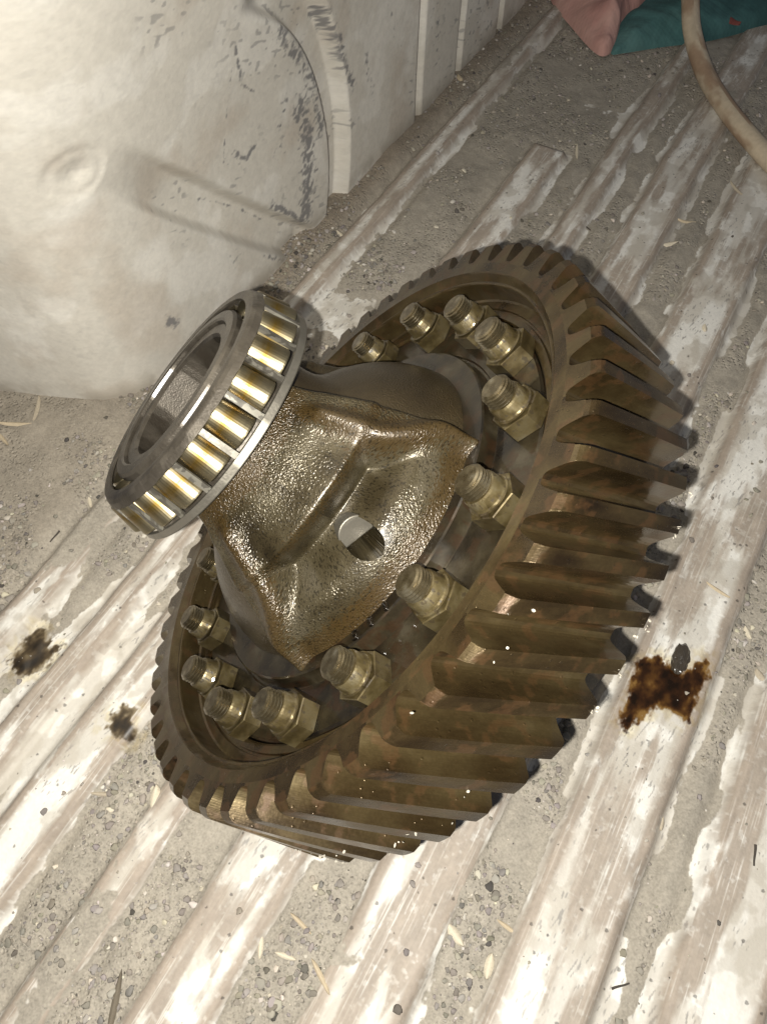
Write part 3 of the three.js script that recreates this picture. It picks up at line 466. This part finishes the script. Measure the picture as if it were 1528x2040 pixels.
// chips of paint and grit that stuck to the oily teeth
{
  const F = [[0.084, 0.0003, 0.1484], [0.0827, -0.0012, 0.1491], [0.0674, 0.0029, 0.1566], [0.0643, 0.0031, 0.1579], [0.028, 0.0016, 0.1682], [0.0254, 0.0014, 0.1686], [0.0225, 0.0044, 0.169], [0.0083, 0.0024, 0.1703], [0.0051, 0.0021, 0.1704], [-0.0113, 0.0015, 0.1701], [-0.0134, 0.0013, 0.17], [-0.0099, 0.0586, 0.1702], [-0.0176, 0.0609, 0.1696], [-0.0163, 0.0573, 0.1697], [-0.0125, 0.0484, 0.17], [0.0082, 0.058, 0.1703], [0.008, 0.0532, 0.1703], [0.0022, 0.0645, 0.1705], [-0.0563, 0.0384, 0.1609], [-0.068, 0.0195, 0.1564], [-0.0713, 0.0193, 0.1549], [-0.0639, 0.0212, 0.1581], [-0.0456, 0.0737, 0.1643], [-0.047, 0.0703, 0.1639], [-0.0668, 0.0474, 0.1569]];
  const list = []; const chip = (x, y, z, s) => { const g = new THREE.IcosahedronGeometry(1, 0); g.scale(s * rr(0.8, 2.4), s * rr(0.25, 0.6), s * rr(0.5, 1.6)); g.rotateX(rr(0, 6)); g.rotateY(rr(0, 6)); g.translate(x, y, z); list.push(g); };
  for (const [n, [x, y, z]] of F.entries()) for (let k = 0; k < (y < 0.01 ? 2 : n % 2); k++) chip(x + rr(-0.0016, 0.0016), max(0.0005, y) + rr(-0.0016, 0.0016), z + rr(-0.0006, 0.0006), rr(0.00025, 0.0006));
  for (let i = 0; i < 45; i++) { const az = rr(118, 178), h = rr(0.0, 0.02); const p = pol(0.1702, az, h); chip(p[0], p[1], p[2], rr(0.0003, 0.0007)); }
  const fm = new THREE.MeshStandardMaterial({ color: new THREE.Color().setRGB(0.33, 0.30, 0.245), roughness: 0.9 });
  const m = mesh('stuck_grit', mergeGeometries(list), fm, gear); m.userData.kind = 'stuff';
}
top(gear, 'differential_gear', 'oily helical ring gear bolted to a differential housing with a roller bearing on top', 'gear');

// ------------------------------------------------------------------ things lying about
const grain = textures(256, 256, (u, v) => { const f = fbm(u * 24, v * 24, 4, 24), s = fbm(u * 60, v * 4, 3); const k = 0.75 + 0.5 * f; return [k, k, k, 0.85, 0.5 + 0.3 * s]; });
// garden hose
{
  const pts = [[1.0463, 0.055, -0.1507],[0.9509, 0.055, -0.1162],[0.8954, 0.052, -0.0952],[0.8607, 0.036, -0.0761],[0.816, 0.0175, -0.0402],[0.7616, 0.0135, 0.0027],[0.7172, 0.0135, 0.0423],[0.683, 0.0135, 0.0773],[0.6428, 0.0135, 0.1256], [0.60, 0.0135, 0.20], [0.58, 0.0135, 0.28]].map((p) => new THREE.Vector3(p[0], p[1] + 0.001, p[2]));
  const g = new THREE.TubeGeometry(new THREE.CatmullRomCurve3(pts), 200, 0.0108, 18);
  const t = textures(512, 128, (u, v) => { const a = fbm(u * 40, v * 4, 4), b = fbm(u * 16 + 5, v * 3, 4), f = fbm(u * 300, v * 24, 2); let c = [0.50, 0.415, 0.30].map((k) => k * (0.85 + 0.3 * a)); const r = sst(0.5, 0.7, b) * 0.75; c = [mix(c[0], 0.27, r), mix(c[1], 0.165, r), mix(c[2], 0.10, r)]; return [c[0] * (0.9 + 0.2 * f), c[1] * (0.9 + 0.2 * f), c[2] * (0.9 + 0.2 * f), 0.65, 0.5 + 0.1 * f]; });
  top(mesh('hose', g, material('hose', t, { bumpScale: 0.0004, metal: false })), 'hose', 'dirty beige hose curving across the truck bed floor', 'hose');
}
// cloth bundles
function bundle(outline, height, wr, seedy, power = 0.55) {
  const c = outline.reduce((a, p) => [a[0] + p[0] / outline.length, a[1] + p[1] / outline.length], [0, 0]);
  const cv = new THREE.CatmullRomCurve3(outline.map(([x, z]) => new THREE.Vector3(x, 0, z)), true, 'centripetal', 0.5), NA = 160, NR = 48, ring = cv.getPoints(NA);
  return grid(NA, NR, (u, v) => { const p = ring[Math.round(u * NA)], q = 1 - v, x = mix(c[0], p.x, q), z = mix(c[1], p.z, q); const dome = pow(max(0, 1 - q ** 2.2), power); const n = fbm(x * 16 + seedy, z * 16, 3) - 0.5 + 0.7 * (fbm(x * 50 + seedy, z * 22, 3) - 0.5); return [x, 0.0015 + height * dome + wr * n * min(1, dome * 3), z, x * 3, z * 3]; });
}
function cloth(cols) { return textures(512, 512, (u, v) => { const a = fbm(u * 6, v * 6, 5, 6), w = 0.5 + 0.25 * sin(u * 512 * 0.9) * 1 + 0.25 * sin(v * 512 * 0.9), f = fbm(u * 60, v * 60, 3, 60); const c = pal(cols, (a - 0.25) * 1.9); return [c[0] * (0.86 + 0.28 * f), c[1] * (0.86 + 0.28 * f), c[2] * (0.86 + 0.28 * f), 0.95, 0.4 + 0.25 * w + 0.3 * f]; }); }
top(mesh('cloth', bundle([[0.826, -0.158], [0.835, -0.147], [0.875, -0.108], [0.918, -0.062], [0.975, -0.020], [1.06, 0.03], [1.14, -0.02], [1.12, -0.14], [1.0, -0.19], [0.90, -0.185]], 0.030, 0.014, 3), material('teal_cloth', cloth([[0.030, 0.085, 0.085], [0.060, 0.15, 0.145], [0.095, 0.19, 0.18]]), { bumpScale: 0.0008, metal: false, sheen: 0.3 })), 'cloth_bundle', 'teal cloth bundle lying under the pink one', 'cloth');
top(mesh('cloth', bundle([[0.815, -0.168], [0.832, -0.160], [0.878, -0.166], [0.945, -0.152], [1.02, -0.14], [1.13, -0.16], [1.14, -0.28], [1.02, -0.318], [0.93, -0.292], [0.865, -0.232]], 0.062, 0.024, 11, 0.7), material('pink_cloth', cloth([[0.33, 0.17, 0.145], [0.46, 0.25, 0.215], [0.52, 0.33, 0.28]]), { bumpScale: 0.0008, metal: false, sheen: 0.3 })), 'cloth_bundle', 'pink cloth bundle with a pointed corner beside the truck bed wall', 'cloth');

// pieces: husks, straws, twigs, stones
const tint = (r, g, b, rough = 0.85) => new THREE.MeshStandardMaterial({ color: new THREE.Color().setRGB(r, g, b), roughness: rough, map: grain.map, bumpMap: grain.bump, bumpScale: 0.0004 });
function blade(len, wid, curl, hollow) {   // a husk or a leaf strip: a curved thin shell with thickness
  const f = (sgn) => grid(14, 6, (u, v) => { const t = u * 2 - 1, w = wid * pow(max(0, 1 - t * t), hollow ? 0.55 : 0.75), q = (v * 2 - 1); return [t * len / 2, curl * len * t * t * 0.5 + wid * 0.35 * (1 - q * q) + sgn * 0.00016, q * w * 0.5, u * 0.6, v * 0.3]; });
  const a = f(1), b = f(-1), ix = b.index.array; for (let i = 0; i < ix.length; i += 3) { const q = ix[i]; ix[i] = ix[i + 1]; ix[i + 1] = q; } b.computeVertexNormals(); return mergeGeometries([a, b]);
}
function place(m, x, z, turn, lift = 0, tip = 0) { m.position.set(x, bed(x, z).y + lift, z); m.rotation.set(tip, turn, tip * 0.5, 'YXZ'); return m; }
const husks = [[0.011, 0.0042, 0.05], [0.014, 0.003, 0.12], [0.009, 0.0048, 0.03], [0.018, 0.0026, 0.06]].map(([l, w, c]) => blade(l, w, c, true)), huskM = [tint(0.62, 0.55, 0.42), tint(0.50, 0.41, 0.28), tint(0.42, 0.36, 0.27)];
const HUSK = [[-0.1548, 0.1175, 1.2, 0, 0, 1.5], [-0.1592, 0.1432, 0.2, 0, 0, 1.3], [-0.1356, 0.1452, 1.5, 3, 1, 1], [-0.2186, 0.0202, 0.5, 1, 0, 1], [-0.2153, 0.0361, 1.8, 1, 0, 1], [-0.1967, 0.0346, 1.4, 3, 1, 1], [0.3539, -0.2779, 1.2, 1, 0, 1.5], [0.516, 0.0257, 2.3, 0, 0, 1.7], [-0.1846, -0.088, 0.5, 0, 0, 1.5], [-0.2134, 0.0597, 1.1, 3, 1, 1.2], [0.3223, 0.0434, 2, 1, 1, 1], [0.4069, 0.0948, 0.4, 2, 0, 1], [0.6133, -0.1181, 0.4, 3, 0, 1.5], [0.6708, -0.3, 0.9, 2, 1, 1.5], [-0.0058, -0.385, 2.1, 3, 1, 1.6], [0.0154, -0.38, 0.6, 3, 2, 1.6], [-0.0221, -0.386, 1.3, 3, 1, 1.3], [-0.0317, -0.2808, 0.9, 1, 0, 1], [0.1455, 0.1866, 1.4, 3, 1, 1.1], [0.1258, 0.2171, 0.7, 0, 0, 1], [-0.0321, 0.2059, 0.2, 0, 2, 0.8], [0.1, 0.235, 1.0, 2, 2, 1.2], [-0.2, -0.12, 2.0, 3, 2, 1], [0.30, 0.10, 0.3, 0, 1, 1], [0.56, 0.03, 1.9, 1, 1, 1.4], [0.63, 0.06, 0.8, 3, 2, 1.4], [-0.24, 0.10, 1.2, 2, 1, 1]];
for (const [x, z, a, k, c, s] of HUSK) { const m = mesh('dry_husk', husks[k], huskM[c]); place(m, x, z, a, 0.0004, rr(-0.12, 0.12)); m.scale.setScalar(s); top(m, 'dry_husk', `${['short oval', 'long curved', 'short broad', 'long narrow'][k]} ${['pale cream', 'straw yellow', 'dull brown'][c]} dry husk on the dirty floor`, 'husk', `${['pale', 'straw', 'brown'][c]} dry husks scattered on the floor`); }
const twigG = (() => { const g = new THREE.CylinderGeometry(0.0007, 0.0011, 0.016, 7, 5); g.rotateZ(PI / 2); const p = g.attributes.position; for (let i = 0; i < p.count; i++) p.setZ(i, p.getZ(i) + 0.0005 * sin(p.getX(i) * 260)); g.computeVertexNormals(); return g; })(), darkM = tint(0.06, 0.05, 0.04);
const TWIG = [[-0.1292, 0.2149, 2.4, 0.7], [-0.0223, 0.261, 0.25, 0.8], [-0.0708, -0.281, 0.1, 0.7], [0.4964, -0.0559, 1.2, 0.7]];
for (const [x, z, a, s] of TWIG) { const m = mesh('twig', twigG, darkM); place(m, x, z, a, 0.0008, 0); m.scale.setScalar(s); top(m, 'twig', 'short dark twig lying on the dirty truck bed floor', 'twig', 'dark twigs scattered on the floor'); }
// curled dark leaf at the lower edge
{ const g = blade(0.036, 0.004, 0.10, false), m = mesh('leaf', g, tint(0.15, 0.125, 0.09)); place(m, -0.285, -0.036, 0.45, 0.0006, 0.15); top(m, 'curled_leaf', 'long narrow curled brown leaf in the grit', 'leaf'); }
// dead petal by the teal cloth
{ const g = blade(0.03, 0.012, 0.2, false), m = mesh('petal', g, tint(0.20, 0.055, 0.045)); place(m, 0.955, -0.045, 1.0, 0.016, 0.1); top(m, 'dry_petal', 'small dry red petal beside the teal cloth', 'petal'); }
// oil-soaked clump in the spill
{
  const g = new THREE.IcosahedronGeometry(0.0075, 4), p = g.attributes.position; for (let i = 0; i < p.count; i++) { const x = p.getX(i), y = p.getY(i), z = p.getZ(i), k = 0.75 + 0.55 * fbm(x * 400 + y * 300 + 40, z * 400 - y * 300 + 40, 3); p.setXYZ(i, x * k * 1.55, y * k * 0.62, z * k * 0.78); }
  const gg = creased(g, 40); const m = mesh('clump', gg, new THREE.MeshPhysicalMaterial({ color: new THREE.Color().setRGB(0.045, 0.036, 0.025), roughness: 0.3, clearcoat: 1, clearcoatRoughness: 0.08, bumpMap: grain.bump, bumpScale: 0.001 })); place(m, 0.0775, 0.179, 0.12, 0.002, 0); top(m, 'oily_clump', 'small oil-soaked clump sitting in the dark oil spill', 'clump');
}
// pebbles and grit: too many to count
{
  const base = [0, 1, 2].map((k) => { const g = mergeVertices((() => { const q = new THREE.IcosahedronGeometry(1, 1); q.deleteAttribute('uv'); q.deleteAttribute('normal'); return q; })()), p = g.attributes.position; for (let i = 0; i < p.count; i++) { const s = 0.72 + 0.55 * hash(i + 31 * k, 5 + k); p.setXYZ(i, p.getX(i) * s, p.getY(i) * s * 0.7, p.getZ(i) * s); } g.computeVertexNormals(); return g; });
  const gm = new THREE.MeshStandardMaterial({ color: 0xffffff, roughness: 0.9 }), N = [8000, 8000, 6000], M = new THREE.Matrix4(), Q = new THREE.Quaternion(), E = new THREE.Euler(), S = new THREE.Vector3(), V = new THREE.Vector3(), C = new THREE.Color();
  base.forEach((g, k) => {
    const im = new THREE.InstancedMesh(g, gm, N[k]); let n = 0, guard = 0;
    while (n < N[k] && guard++ < 250000) {
      const far = rnd() < 0.3, x = far ? rr(0.2, 1.1) : rr(-0.42, 0.35), z = rr(-0.34, 0.36), b = bed(x, z); const loose = sst(0.0006, 0.003, b.over) * sst(0.34, 0.6, fbm(x * 22 + 60, z * 22, 3)) + 0.012; if (rnd() > loose) continue;
      const s = 0.00035 + 0.0021 * pow(rnd(), 5); V.set(x, b.y + s * 0.25, z); E.set(rr(-0.5, 0.5), rr(0, 6.3), rr(-0.5, 0.5)); Q.setFromEuler(E); S.set(s * rr(0.8, 1.5), s * rr(0.6, 1), s * rr(0.8, 1.3)); M.compose(V, Q, S); im.setMatrixAt(n, M);
      const t = rnd(), v = t < 0.07 ? rr(0.06, 0.14) : t > 0.88 ? rr(0.45, 0.6) : rr(0.18, 0.36); C.setRGB(v, v * rr(0.86, 0.94), v * rr(0.68, 0.84)); im.setColorAt(n, C); n++;
    }
    im.count = n; top(im, 'loose_grit', 'loose sand grains and small pebbles lying on the floor', 'grit', null, 'stuff');
  });
}
renderer.render(scene, camera);
